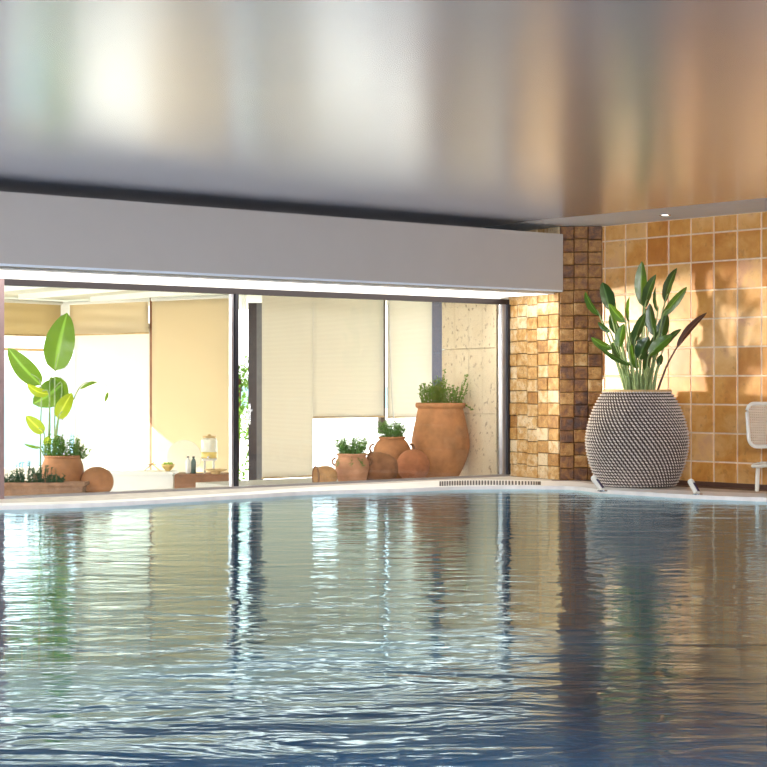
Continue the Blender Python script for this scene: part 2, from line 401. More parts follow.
# plain walls out of view
bm = bmesh.new(); wallbox(bm, GL - gd * .06, LEFT, 0, CEIL, -.2, 0); bmesh.ops.recalc_face_normals(bm, faces=bm.faces); struct('wall_left', bm, M['white_paint'])
bm = bmesh.new(); wallbox(bm, LEFT, (LEFT.x, -2.5), 0, CEIL, -.2, 0); struct('wall_far_left', bm, M['white_paint'])
bm = bmesh.new(); wallbox(bm, (LEFT.x, -2.5), (RW0.x + rw.x * 22, -2.5), 0, CEIL, -.2, 0); struct('wall_back', bm, M['white_paint'])

# ---------------------------------------------------------------- bulkhead over the glazing
def line_pt(xpx, Y): return Vector(((xpx - CX) / F * Y, Y))
b0 = line_pt(0, 14.75); b1 = line_pt(563, 18.98); bdv = (b1 - b0).normalized()
bm = bmesh.new()
BL = b0 - bdv * 9; back0 = GL - gd * 9
q = [BL, b1, P2 + Vector((-.02, -.0)), P2 - gn * .12, back0 - gn * .12]
q = [BL, b1, P1 + Vector((-.03, -.05)), P2 - gn * .1 + gd * .02, back0 - gn * .1]
lo = [bm.verts.new((p.x, p.y, 2.096)) for p in q]; hi = [bm.verts.new((p.x, p.y, 2.741)) for p in q]
for i in range(5): bm.faces.new((lo[i], lo[(i + 1) % 5], hi[(i + 1) % 5], hi[i]))
bm.faces.new(lo); bm.faces.new(hi); bmesh.ops.recalc_face_normals(bm, faces=bm.faces)
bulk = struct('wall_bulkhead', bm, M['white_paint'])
bm = bmesh.new(); wallbox(bm, b0 - bdv * 2, b1 - bdv * .02, 2.096, 2.118, -.006, -.0005)
bmesh.ops.recalc_face_normals(bm, faces=bm.faces); link_mesh('drip_edge', bm, M['soffit'], bulk)
# white header panel between bulkhead and frame; glowing soffit added for water-reflected sun
bm = bmesh.new(); wallbox(bm, GL - gd * 1.5, P2, 2.06, 2.095, -.03, .06); bmesh.ops.recalc_face_normals(bm, faces=bm.faces)
struct('trim_2', bm, M['white'])
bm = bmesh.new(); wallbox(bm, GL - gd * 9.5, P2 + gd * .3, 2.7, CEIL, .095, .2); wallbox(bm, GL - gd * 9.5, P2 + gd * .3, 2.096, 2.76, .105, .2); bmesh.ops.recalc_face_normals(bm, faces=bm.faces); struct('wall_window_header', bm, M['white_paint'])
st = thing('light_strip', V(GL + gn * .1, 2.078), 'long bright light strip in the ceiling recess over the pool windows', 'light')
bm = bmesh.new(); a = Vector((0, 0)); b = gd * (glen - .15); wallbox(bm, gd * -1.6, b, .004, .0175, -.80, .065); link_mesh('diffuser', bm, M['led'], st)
bm = bmesh.new(); wallbox(bm, gd * -1.6, b, .0, .0175, -.83, -.80); link_mesh('housing', bm, M['white'], st)

# ---------------------------------------------------------------- glazing: window_1 (left pane) and window_2 (right pane)
mull = gpt(234.5)
def window(name, a, b, lbl):
    e = bpy.data.objects.new(name, None); C.objects.link(e); e['kind'] = 'structure'; e.location = V(a)
    L = (b - a).length; d = gd
    def W(nm, s0, s1, z0, z1, t0, t1, m, label=None):
        bm = bmesh.new(); wallbox(bm, d * s0, d * s1, z0, z1, -t1, -t0); bmesh.ops.recalc_face_normals(bm, faces=bm.faces)
        o = link_mesh(nm, bm, m, e)
        if label: o['label'] = label
    W('window_frame_head', 0, L, 2.0, 2.06, -.03, .05, M['frame'])
    W('window_frame_sill', 0, L, 0.0, .022, -.03, .05, M['alu'])
    W('glass_pane', .03, L - .03, .022, 2.0, .0, .008, M['glass'])
    return e, W, L
e, W, L = window('window_1', GL, mull, 'left')
W('window_frame_jamb', -.30, .0, .0, 2.06, -.04, .05, simple('mauve_jamb', (.25, .17, .17), .5))
W('window_frame_stile', L - .055, L - .03, .022, 2.0, -.02, .03, M['alu'])
W('window_frame_mullion', L - .02, L + .02, .022, 2.0, -.02, .05, M['black'])
e, W, L = window('window_2', mull, P2, 'right')
W('window_frame_stile', L - .125, L - .065, .022, 2.0, -.02, .04, M['alu'])
W('window_frame_jamb', L - .065, L - .015, .022, 2.0, -.05, .07, M['black'])

# ---------------------------------------------------------------- glazed lounge beyond the windows
LOW = -.75
ec = line_pt(64, 24.95)                                             # far corner post
Ld = Vector((.63, .8)).normalized(); Bd = Vector((.78, -.626)).normalized()
L0 = ec - Ld * 9.5
ZC = CAMZ + 1.2
# ledges carrying the pots, lower lounge floor, roof
def slab(name, pts, z0, z1, m):
    bm = bmesh.new(); lo = [bm.verts.new((p.x, p.y, z0)) for p in pts]; hi = [bm.verts.new((p.x, p.y, z1)) for p in pts]
    k = len(pts)
    for i in range(k): bm.faces.new((lo[i], lo[(i + 1) % k], hi[(i + 1) % k], hi[i]))
    bm.faces.new(lo); bm.faces.new(hi); bmesh.ops.recalc_face_normals(bm, faces=bm.faces)
    return struct(name, bm, m)
on = -gn
slab('floor_ledge', [gpt(296) + on * .06, P2 + on * .06, P2 + on * 2.0 + gd * .6, gpt(296) + on * 2.0], LOW, -.06, M['cream_floor'])
slab('floor_planting_ledge', [GL - gd * 1.2 + on * .06, gpt(118) + on * .06, gpt(118) + on * 1.3, GL - gd * 1.2 + on * 1.3], LOW, -.06, M['cream_floor'])
slab('floor_lounge', [GL - gd * 3 + on * .06, P2 + on * .06 + gd * 3, P2 + on * 12 + gd * 3, GL - gd * 3 + on * 7.3], LOW - .1, LOW, M['cream_floor'])
slab('wall_below_windows', [GL - gd * 1, P2, P2 + on * .055, GL - gd * 1 + on * .055], LOW, -.001, M['white'])
slab('ceiling_lounge', [GL - gd * 3 + on * .21, P2 + on * .21 + gd * 3, P2 + on * 8.7 + gd * 3, GL - gd * 3 + on * 8.7], ZC + .02, ZC + .2, simple('lounge_ceiling_paint', (.46, .46, .38), .7, var=.03))
# roof beams
for k in range(5):
    bm = bmesh.new(); p = gpt(20) + gd * k * 1.1 + on * .6; wallbox(bm, p, p + on * 6.0, ZC - .05, ZC + .02, 0, .09)
    bmesh.ops.recalc_face_normals(bm, faces=bm.faces); tag(link_mesh('roof_beam', bm, M['white']), kind='structure')
# corner post, transom, posts
def post(name, x0, x1, Y, z0, z1, m, th=.12):
    a = line_pt(x0, Y); b = line_pt(x1, Y); bm = bmesh.new(); wallbox(bm, a, b, z0, z1, 0, th); bmesh.ops.recalc_face_normals(bm, faces=bm.faces); o = link_mesh(name, bm, m); o['kind'] = 'structure'; return o
post('corner_post', 59.5, 68, 24.9, LOW, 2.08, M['alu']); post('corner_post_cap', 59, 69, 24.9, 2.08, ZC, M['white'])
bm = bmesh.new(); wallbox(bm, L0, ec - Ld * .15, 1.545, 1.585, 0.02, .07); bmesh.ops.recalc_face_normals(bm, faces=bm.faces); tag(link_mesh('window_transom', bm, M['light_wood']), kind='structure')
bm = bmesh.new(); wallbox(bm, L0, ec - Ld * .15, LOW, -.12, 0.02, .15); bmesh.ops.recalc_face_normals(bm, faces=bm.faces); tag(link_mesh('wall_parapet', bm, M['white']), kind='structure')

# blinds
def blind(a, b, z0, z1, m, label, group=None, sag=.012):
    a = Vector(a[:2]); b = Vector(b[:2]); d = b - a; L = d.length; d.normalize(); nn = Vector((d.y, -d.x))
    t = thing('roller_blind', (a.x, a.y, z0), label, 'blind', group)
    bm = bmesh.new(); nx, nz = 14, 24; g = []
    for j in range(nz + 1):
        for i in range(nx + 1):
            s_ = L * i / nx; z = (z1 - z0) * j / nz; h = sag * math.sin(j * .7 + i * .2) * math.sin(math.pi * i / nx)
            p = d * s_ + nn * h; g.append(bm.verts.new((p.x, p.y, z)))
    for j in range(nz):
        for i in range(nx):
            k = j * (nx + 1) + i; bm.faces.new((g[k], g[k + 1], g[k + nx + 2], g[k + nx + 1])).smooth = True
    o = link_mesh('fabric', bm, m, t)
    md = o.modifiers.new('thick', 'SOLIDIFY'); md.thickness = .0015
    bm = bmesh.new(); tube(bm, [V(nn * .0 , 0), V(d * L, 0)], .012); link_mesh('bottom_bar', bm, M['light_wood'], t)
    bm = bmesh.new(); tube(bm, [V(nn * 0, z1 - z0), V(d * L, z1 - z0)], .028, 12); link_mesh('roller', bm, M['white'], t)
    return t
G1 = 'blinds on the far side of the lounge'
M['blind_shade'] = translucent('dense_straw_fabric', (.66, .52, .28), (.62, .45, .20), .16, 22)
M['screen'] = translucent('white_screen_fabric', (.86, .84, .78), (.90, .86, .76), .4, 20)
blind(L0 + Ld * 4.0, ec - Ld * .0, 1.765, ZC - .03, M['blind_shade'], 'short straw yellow blind half raised over the sea view', G1)
def bl1(xpx):
    k = (xpx - CX) / F; o_ = ec + Bd * .1; t = (k * o_.y - o_.x) / (Bd.x - k * Bd.y); return o_ + Bd * t
blind(bl1(69.5), bl1(148.5), CAMZ - (334 - CY) / F * bl1(110).y, ZC - .03, M['blind_gold'], 'short straw blind right of the tall leafy plant, raised over a white screen', G1)
blind(bl1(70) + Vector((.05, .07)), bl1(148.5) + Vector((.05, .07)), LOW + .1, 1.9, M['screen'], 'white sunlit screen blind below the short straw blind, crossed by slanting shadows', G1)
blind(bl1(152), bl1(233), LOW + .1, ZC - .03, M['blind_gold'], 'long straw blind behind the brown cabinet left of the middle mullion', G1)
o_ = bl1(150); bm = bmesh.new(); wallbox(bm, bl1(149) + Vector((0, .06)), bl1(151.7) + Vector((0, .06)), LOW, ZC, 0, .06); bmesh.ops.recalc_face_normals(bm, faces=bm.faces); tag(link_mesh('lounge_post', bm, M['terra_dark']), kind='structure')
# near blinds behind the right pane
off = on * 2.15
def b2(xpx):
    k = (xpx - CX) / F; o2 = GL + off; t = (k * o2.y - o2.x) / (gd.x - k * gd.y); return o2 + gd * t
zb = lambda xpx, y: CAMZ - (y - CY) / F * b2(xpx).y
G2 = 'cream blinds behind the terracotta pots'
blind(b2(262), b2(312.9), -.05, ZC - .03, M['blind_cream'], 'narrow cream blind drawn fully down right of the grey door', G2)
blind(b2(313), b2(383.6), zb(348, 417), ZC - .03, M['blind_cream'], 'cream blind raised above the small handled pot', G2)
blind(b2(387.4), b2(432), zb(410, 417), ZC - .03, M['blind_cream'], 'cream blind raised left of the dark post behind the big jar', G2)
def pst(xa, xb, z0, z1, m, th=.1, nm='lounge_post'):
    a = b2(xa) + on * .05; b = b2(xb) + on * .05; bm = bmesh.new(); wallbox(bm, a, b, z0, z1, 0, th); bmesh.ops.recalc_face_normals(bm, faces=bm.faces); return tag(link_mesh(nm, bm, m), kind='structure')
pst(432.5, 444.5, -.05, ZC, M['slate']); pst(383.2, 387.8, .45, ZC, simple('umber_post', (.12, .08, .05), .5), .06)
# blind cord hanging in the gap
bm = bmesh.new(); a = b2(386) - on * .05; tube(bm, crom([V(a, ZC - .1), V(a + gd * .03, 1.5), V(a + gd * .06, .9), V(a + gd * .12, .35)], 5), .007); tag(link_mesh('blind_cord', bm, M['white']), 'thin pale cord hanging between two cream blinds', 'cord')
for k in range(3):
    a = P(240.5 + k * 2.2, 296, 19.2); b = P(241 + k * 2.2, 331 - 3 * k, 19.2); bm = bmesh.new(); tube(bm, [Vector((0, 0, 0)), b - a], .006); o = link_mesh('pull_cord', bm, M['white']); o.location = a
    tag(o, ('thin pull cord nearest the middle mullion, hanging beside the door', 'thin pull cord hanging between two others beside the door', 'thin pull cord farthest right of the three beside the door')[k], 'cord', 'pull cords beside the grey door')
# white wall low outside under the raised blinds
# travertine wall beyond the right pane
bm = bmesh.new(); lay = bm.loops.layers.float_color.new('tile_tone')
ta = P2 + on * .2 + gd * .02
k = (443 - CX) / F; dd = Vector((-.50, .86)).normalized(); t = (k * ta.y - ta.x) / (dd.x - k * dd.y); tb = ta + dd * t
wallbox(bm, ta, tb, LOW, ZC, -.3, -.02, 0)
Lt = (tb - ta).length; nn = Vector((-dd.y, dd.x)); nn = nn if nn.x < 0 else -nn
tiles(bm, lay, ta, (tb - ta).normalized(), nn, [Lt * i / 4 for i in range(5)], [-.06 + i * .78 for i in range(4)], .006, .02, .004, .003, 1, lambda i, j: .9)
bmesh.ops.recalc_face_normals(bm, faces=bm.faces)
M['trav'] = tilemat('pale_travertine_slab', [(0, (.42, .25, .12)), (.25, (.72, .52, .32)), (.55, (.84, .68, .48)), (1, (.90, .76, .58))], 4, .6, (.28, .15, .07), .6, True)
struct('wall_travertine', bm, [M['trav'], M['trav']])
# grey terrace door seen through the gap between blinds
DY = 23.3
da = line_pt(248.5, DY); db = line_pt(263.5, DY)
e = bpy.data.objects.new('door_1', None); C.objects.link(e); e.location = V(da, LOW); e['kind'] = 'structure'
Ldoor = (db - da).length; ztop = CAMZ + 80.5 * DY / F - LOW
bm = bmesh.new(); box(bm, (Ldoor * .28, 0, ztop / 2), (Ldoor * .56, .06, ztop)); link_mesh('door_panel', bm, simple('mauve_grey_lacquer', (.06, .05, .07), .4), e)
bm = bmesh.new(); box(bm, (Ldoor * .75, -.02, ztop / 2), (Ldoor * .38, .08, ztop)); link_mesh('door_stile', bm, simple('grey_door_metal', (.20, .20, .23), .4), e)
bm = bmesh.new(); box(bm, (Ldoor * .97, 0, ztop / 2), (Ldoor * .06, .06, ztop)); link_mesh('door_edge', bm, M['black'], e)
bm = bmesh.new(); hz = CAMZ - (414 - CY) / F * DY - LOW; box(bm, (.02, -.06, hz), (.03, .03, .28)); box(bm, (.0, -.09, hz + .05), (.12, .025, .03)); link_mesh('door_handle', bm, M['chrome'], e)

# ---------------------------------------------------------------- outdoors
bm = bmesh.new(); bmesh.ops.create_grid(bm, x_segments=1, y_segments=1, size=2500, matrix=Matrix.Translation((0, 2540, -9)))
tag(link_mesh('sea', bm, M['sea']), 'calm pale turquoise sea beyond the lounge windows', 'sea', kind='stuff')
slab('floor_terrace', [ec - Ld * 12 + Vector((-.8, .8)) * 2.5, ec - Ld * 12, ec, ec + Bd * 14, ec + Bd * 14 + Vector((8, 8)), ec + Vector((-.8, .8)) * 2.5 + Ld * 12], LOW - .25, LOW - .1, M['cream_floor'])

slab('floor_plaza', [Vector((-2.6, 24.0)), Vector((6, 24.0)), Vector((24, 130)), Vector((-12, 130))], LOW - .25, LOW - .08, simple('white_paving', (.80, .78, .72), .7, var=.04, scale=.5))
# ---------------------------------------------------------------- foliage builders
def leaf_mesh(bm, base, tip, width, twist=0., fold=.25, sag=.1, nseg=12, peak=.45, wavy=0.):
    uvl = bm.loops.layers.uv.verify()
    ax = tip - base; L = ax.length; a = ax.normalized(); side = a.cross(Vector((0, 1, 0)))
    if side.length < .1: side = Vector((1, 0, 0))
    side.normalize(); side = Matrix.Rotation(twist, 3, a) @ side; nrm = side.cross(a).normalized()
    rows = []
    for i in range(nseg + 1):
        t = i / nseg
        wd = width * .5 * (math.sin(math.pi * t ** (math.log(.5) / math.log(peak))) ** .6 if 0 < t < 1 else 0.02)
        wd = max(wd, width * .015)
        c = base + ax * t + nrm * (sag * L * math.sin(math.pi * t)) + side * (sag * .5 * L * math.sin(math.pi * t))
        row = []
        for j, u in enumerate((-1, -.55, -.12, .12, .55, 1)):
            h = -abs(u) * wd * fold + wavy * wd * math.sin(t * 22 + u) * abs(u)
            row.append((bm.verts.new(c + side * (u * wd) - nrm * h), (u * .5 + .5, t)))
        rows.append(row)
    for r0, r1 in zip(rows, rows[1:]):
        for j in range(5):
            q = (r0[j], r0[j + 1], r1[j + 1], r1[j]); f = bm.faces.new([x[0] for x in q]); f.smooth = True
            for lp, x in zip(f.loops, q): lp[uvl].uv = x[1]
def local(o, v): return v - o.location
def needles(bm, base, top, n, ln, wd, rnd, stem=.004, curve=.05):
    """a sprig: stem with many narrow leaves"""
    ax = top - base; b = Vector((rnd.uniform(-1, 1), rnd.uniform(-1, 1), 0)) * curve
    pts = [base + ax * t + b * math.sin(t * 2) for t in (0, .25, .5, .75, 1)]
    tube(bm, pts, stem, 4, stem * .4)
    for i in range(n):
        t = rnd.uniform(.08, 1); k = min(int(t * 4), 3); c = pts[k].lerp(pts[k + 1], t * 4 - k)
        d = Vector((rnd.gauss(0, 1), rnd.gauss(0, 1), rnd.uniform(.1, 1.3))).normalized()
        s_ = d.cross(Vector((rnd.random(), rnd.random(), rnd.random()))).normalized() * wd
        q = [c - s_ * .3, c + d * ln * .5 - s_, c + d * ln, c + d * ln * .5 + s_]
        bm.faces.new([bm.verts.new(p) for p in q])
def tuft(parent, name, c, rx, h, n, m, seed, ln=.04, wd=.006, spread=1.0, nl=26, droop=0):
    rnd = random.Random(seed); bm = bmesh.new()
    for i in range(n):
        a = rnd.uniform(0, 2 * math.pi); r = math.sqrt(rnd.random())
        b = c + Vector((math.cos(a) * r * rx * .55, math.sin(a) * r * rx * .55, 0))
        hh = h * rnd.uniform(.55, 1.0) * (1 - .35 * r)
        top = c + Vector((math.cos(a) * r * rx * spread, math.sin(a) * r * rx * spread, hh))
        needles(bm, b, top, nl, ln, wd, rnd)
    if droop:
        for i in range(droop):
            a = rnd.uniform(-2.6, -.5); b = c + Vector((math.cos(a) * rx * .5, math.sin(a) * rx * .5, .02)); top = c + Vector((math.cos(a) * rx * .95, math.sin(a) * rx * .95, -h * .35))
            needles(bm, b, top, nl, ln, wd, rnd)
    return link_mesh(name, bm, m, parent)
def handle_bm(bm, c, out_dir, w_, h_, r):
    up = Vector((0, 0, 1)); pts = [c + out_dir * (w_ * math.sin(t)) + up * (h_ * math.cos(t)) for t in [math.pi * i / 10 for i in range(11)]]
    tube(bm, pts, r, 8)

# ---------------------------------------------------------------- woven planter with bird of paradise
YP = 17.93; pc = Vector(((637 - CX) / F * YP, YP, 0)); S = YP / F
pl = thing('potted_bird_of_paradise', pc, 'tall bird of paradise plant in a large round grey woven basket against the orange tiles', 'potted plant')
prof = [(.385, 0.006), (.415, .03), (.455, .12), (.50, .24), (.53, .38), (.538, .47), (.528, .58), (.50, .70), (.455, .82), (.405, .92), (.362, .985), (.350, 1.0)]
def prof_r(z):
    for (r0, z0), (r1, z1) in zip(prof, prof[1:]):
        if z0 <= z <= z1: return r0 + (r1 - r0) * (z - z0) / (z1 - z0), math.atan2(r1 - r0, z1 - z0)
    return prof[-1][0], -1
bm = bmesh.new(); lathe(bm, [(r - .01, z) for r, z in prof] + [(.33, 1.0), (.31, .94), (.30, .9)], 72); link_mesh('basket', bm, M['cord_dark'], pl)
bm = bmesh.new()
rows = 32; rnd = random.Random(3)
zr = .02
for k in range(rows):
    z = .022 + k * (.968 / (rows - 1)); r, sl = prof_r(min(z, .999)); ns_ = 74
    for i in range(ns_):
        a = 2 * math.pi * (i + .5 * (k % 2)) / ns_
        if math.sin(a) > .45: continue                              # the side against the wall
        o_ = Vector((math.cos(a), math.sin(a), 0)); tn = Vector((-math.sin(a), math.cos(a), 0)); up = (Vector((0, 0, 1)) + o_ * math.tan(sl) ).normalized()
        d = (tn * .85 + up * -.62).normalized() if True else None
        e2 = d.cross(o_).normalized(); c = o_ * (r - .002) + Vector((0, 0, z))
        l_ = .0215 * rnd.uniform(.9, 1.1) * (r / .5 * .6 + .4); w_ = .0085
        ring1 = [c - d * l_ * .5 + (e2 * math.cos(t) * w_ * .8 + o_ * math.sin(t) * w_ * .8) for t in (0, 1.57, 3.14)]
        ring2 = [c + o_ * .004 + (e2 * math.cos(t) * w_ + o_ * math.sin(t) * w_) for t in (0, 1.57, 3.14)]
        ring3 = [c + d * l_ * .5 + (e2 * math.cos(t) * w_ * .8 + o_ * math.sin(t) * w_ * .8) for t in (0, 1.57, 3.14)]
        va = [[bm.verts.new(p) for p in q] for q in ([c - d * l_] * 1, ring1, ring2, ring3, [c + d * l_] * 1)]
        for q0, q1 in zip(va[1:], va[2:4]):
            for j in range(2): bm.faces.new((q0[j], q0[j + 1], q1[j + 1], q1[j])).smooth = True
        for j in range(2):
            bm.faces.new((va[0][0], va[1][j + 1], va[1][j])); bm.faces.new((va[4][0], va[3][j], va[3][j + 1]))
bmesh.ops.recalc_face_normals(bm, faces=bm.faces)
o = link_mesh('woven_rope', bm, M['cord_light'], pl); o['label'] = 'pale grey diagonal rope stitches'
bm = bmesh.new(); tube(bm, [Vector((.345 * math.cos(t), .345 * math.sin(t), 1.0)) for t in [2 * math.pi * i / 40 for i in range(41)]], .016, 8); link_mesh('basket_rim', bm, M['light_wood'], pl)
bm = bmesh.new(); lathe(bm, [(.0, .93), (.30, .93)], 32, cap=False); link_mesh('soil', bm, M['soil'], pl)
def c1(x, y): return 570 + x / 5.113, 250 + y / 5.113
leaves = [  # base, tip, width(px of crop), depth offset, twist, material, stem x at rim
 ((375, 290), (368, 58), 66, .10, .1, 'leaf_bright', 360), ((382, 296), (440, 125), 52, -.05, .5, 'leaf', 372), ((485, 268), (547, 92), 50, .1, .6, 'leaf', 400),
 ((474, 338), (597, 188), 44, .0, -.5, 'leaf_bright', 410), ((152, 335), (78, 212), 40, -.05, .9, 'leaf', 285), ((205, 310), (165, 165), 62, .05, -.7, 'leaf', 300),
 ((283, 370), (200, 275), 46, -.15, .3, 'leaf_bright', 320), ((300, 370), (304, 238), 24, .1, 1.0, 'leaf_bright', 330), ((218, 505), (108, 446), 44, -.12, .5, 'leaf_bright', 280),
 ((318, 590), (140, 482), 26, -.22, .9, 'leaf', 330), ((330, 475), (386, 322), 50, -.12, .5, 'leaf', 345), ((430, 440), (408, 272), 54, .0, .3, 'leaf', 385),
 ((462, 465), (497, 330), 66, .08, .2, 'leaf', 400), ((402, 540), (520, 436), 62, -.22, .2, 'leaf_bright', 375), ((480, 500), (570, 404), 34, -.05, .6, 'leaf', 415),
 ((545, 500), (700, 320), 38, -.02, .5, 'leaf_brown', 445), ((448, 318), (438, 190), 22, .12, .9, 'leaf', 395), ((207, 420), (142, 368), 28, -.18, .4, 'leaf', 290),
 ((262, 440), (208, 325), 50, .08, .4, 'leaf', 300), ((352, 560), (405, 445), 74, -.2, .2, 'leaf', 362), ((250, 500), (275, 378), 54, -.08, .3, 'leaf_bright', 310),
 ((455, 592), (468, 535), 34, -.1, .2, 'leaf', 430), ((300, 530), (330, 400), 44, .1, -.4, 'leaf', 340), ((230, 560), (250, 440), 36, .0, .7, 'leaf', 300),
 ((385, 560), (360, 440), 60, .12, .2, 'leaf', 365), ((430, 560), (450, 420), 60, .14, .3, 'leaf', 400), ((300, 610), (245, 500), 40, .1, .4, 'leaf', 320), ((345, 610), (315, 480), 46, -.1, .5, 'leaf_bright', 345),
 ((270, 570), (215, 470), 30, -.15, .8, 'leaf', 300), ((400, 400), (388, 300), 34, .12, .5, 'leaf', 380), ((238, 380), (232, 268), 26, .12, .7, 'leaf_bright', 310), ((385, 620), (420, 520), 40, -.2, .6, 'leaf', 380)]
rnd = random.Random(11)
for (b, t, wpx, dy, tw, mk, sx) in leaves:
    bx_, by_ = c1(*b); tx_, ty_ = c1(*t); sx_, _ = c1(sx, 0)
    Yb = YP + dy; B_ = P(bx_, by_, Yb) - pc; T_ = P(tx_, ty_, Yb + rnd.uniform(-.08, .08)) - pc
    bm = bmesh.new(); leaf_mesh(bm, B_, T_, 1.02 * wpx / 5.113 * S / max(.45, math.cos(tw)), tw, .3, rnd.uniform(.02, .06), wavy=.05)
    lf = link_mesh('leaf', bm, M[mk], pl)
    if mk == 'leaf_brown': lf['label'] = 'withered brown leaf'
    bm = bmesh.new(); s_ = Vector(((sx_ - 637) * S * .9, dy * .5, .93)); mid = s_.lerp(B_, .5) + Vector((0, 0, .05))
    pts = crom([s_, mid, B_, B_.lerp(T_, .25)], 4); tube(bm, pts, .013, 6, .005); link_mesh('leaf_stalk', bm, M['stalk_brown'] if mk == 'leaf_brown' else M['stalk'], lf)
bm = bmesh.new()                                                     # short sheaths at the heart of the clump
for i in range(22):
    x = rnd.uniform(-.15, .15); y = rnd.uniform(-.12, .12); tube(bm, crom([Vector((x * .8, y, .93)), Vector((x, y, 1.12)), Vector((x * 1.4, y, rnd.uniform(1.2, 1.42)))], 3), .014, 6, .003)
link_mesh('sheaths', bm, M['stalk'], pl)

# ---------------------------------------------------------------- terracotta pots on the ledge beyond the right pane
def pot(name, label, cat, x, yb, Y, prof_px, mat, rimpx=None, handles=None, group=None, z0=None, soil=True):
    """profile given in photo pixels (radius, height above base)"""
    s_ = Y / F; z0 = -.06 if z0 is None else z0
    t = thing(name, ((x - CX) * s_, Y, z0), label, cat, group)
    pr = [(r * s_, h * s_) for r, h in prof_px]
    top = pr[-1]; inner = [(top[0] - .012, top[1]), (top[0] - .018, top[1] - .03), (top[0] - .02, top[1] - .05)]
    bm = bmesh.new(); lathe(bm, pr + inner, 48); link_mesh('body', bm, mat, t)
    if rimpx:
        bm = bmesh.new(); tube(bm, [Vector((top[0] * math.cos(a), top[0] * math.sin(a), top[1])) for a in [2 * math.pi * i / 40 for i in range(41)]], rimpx * s_, 8); link_mesh('rim', bm, mat, t)
    if soil:
        bm = bmesh.new(); lathe(bm, [(0, top[1] - .035), (top[0] - .019, top[1] - .035)], 24, cap=False); link_mesh('soil', bm, M['soil'], t)
    if handles:
        hx, hz, hw, hh = handles
        for sd in (-1, 1):
            bm = bmesh.new(); handle_bm(bm, Vector((sd * hx * s_, -.0, hz * s_)), Vector((sd, 0, 0)), hw * s_, hh * s_, 1.1 * s_); link_mesh('handle', bm, M['terra_dark'], t)
    return t, top, s_
z_ledge = -.06
Yj = 20.55; sj = Yj / F; hj = (CAMZ + .06) / sj + CY                  # foot row in photo pixels
t, top, s_ = pot('terracotta_jar', 'big terracotta oil jar planted with upright herbs, tallest of the pots', 'potted plant', 440.5, 0, Yj,
    [(17, 0), (18.5, 2), (23, 11), (27.5, 22), (29.3, 31), (29.2, 38), (27.4, 48), (25.2, 58), (23.4, 66), (22.6, 69), (22.8, 70), (24.9, 71), (25.2, 74), (24.5, 75.5)], M['terra'])
c = Vector((0, 0, top[1] - .03))
tuft(t, 'herb', c + Vector((-.16, 0, 0)), .13, .38, 26, M['herb'], 1, .028, .008); tuft(t, 'herb', c + Vector((0.0, -.03, 0)), .14, .46, 34, M['herb'], 2, .030, .008)
tuft(t, 'herb', c + Vector((.16, 0, 0)), .14, .34, 20, M['herb'], 3, .028, .008, 1.3)
bm = bmesh.new(); rnd = random.Random(5)
needles(bm, c + Vector((.2, -.03, .03)), c + Vector((.30, -.06, .36)), 40, .03, .010, rnd); needles(bm, c + Vector((.22, -.05, .04)), c + Vector((.36, -.1, -.06)), 34, .03, .010, rnd, curve=-.05); link_mesh('trailing_sprigs', bm, M['herb'], t)
# handled urn at the back
t, top, s_ = pot('terracotta_urn', 'round terracotta urn with two ear handles and a fern, behind the lying pots', 'potted plant', 392, 0, 20.25,
    [(10, 0), (13, 6), (17.5, 14), (19.3, 24), (18.6, 32), (15.0, 38), (12.4, 40.5), (12.8, 42)], M['terra'], 1.2, (17.6, 31, 4.6, 4.6))
tuft(t, 'fern', Vector((0, 0, top[1] - .03)), .17, .30, 60, M['fern'], 6, .045, .0045, 1.0, 26)
# small pale pot
t, top, s_ = pot('terracotta_urn', 'small pale terracotta pot with little ear handles and a spilling fern', 'potted plant', 352, 0, 18.95,
    [(12, 0), (13, 1.5), (15.4, 10), (17.2, 19), (16.8, 25), (14.6, 28), (14.0, 30), (15.2, 32)], M['terra_pink'], 1.0, (16.0, 24.5, 3.6, 3.6))
tuft(t, 'fern', Vector((0, 0, top[1] - .03)), .20, .29, 70, M['fern'], 8, .042, .0045, 1.1, 26, droop=9)
# pots lying on their sides
def lying(name, label, x, yc, Y, prof_px, mat, yaw, pitch=0, mi_ring=True, disc=None):
    s_ = Y / F; rmax = max(r for r, h in prof_px) * s_
    t = thing(name, ((x - CX) * s_, Y, z_ledge), label, 'pot', 'terracotta pots lying on their sides')
    Mx = Matrix.Translation((0, 0, rmax + .004)) @ Matrix.Rotation(yaw, 4, 'Z') @ Matrix.Rotation(R(90) - pitch, 4, 'Y')
    hm = sum(h for r, h in prof_px) / len(prof_px) * s_
    pr = [(r * s_, h * s_ - hm) for r, h in prof_px]
    last = pr[-1]; bm = bmesh.new(); lathe(bm, pr + [(last[0] - .015, last[1]), (last[0] - .02, last[1] - .06), (.01, last[1] - .08)], 40, Mx); link_mesh('body', bm, mat, t)
    bm = bmesh.new(); tube(bm, [Mx @ Vector((last[0] * math.cos(a), last[0] * math.sin(a), last[1])) for a in [2 * math.pi * i / 36 for i in range(37)]], 1.0 * s_, 8); link_mesh('rim', bm, M['terra_dark'] if mat is not M['terra_pink'] else mat, t)
    return t
lying('terracotta_pot', 'small ochre pot lying on its side, leftmost on the right ledge', 327, 0, 18.75, [(2, 0), (6, 1.2), (9, 4), (10.6, 9), (10.6, 15), (9.6, 20), (9.8, 22)], simple('ochre_clay', (.58, .31, .13), .8, var=.2, bump=.2), R(200))
lying('terracotta_pot', 'cone shaped pot lying between the two handled pots', 386, 0, 19.25, [(5, 0), (10, 2), (14, 9), (16, 18), (15.6, 27)], simple('burnt_clay', (.34, .15, .07), .8, var=.25, bump=.2), R(160), 0)
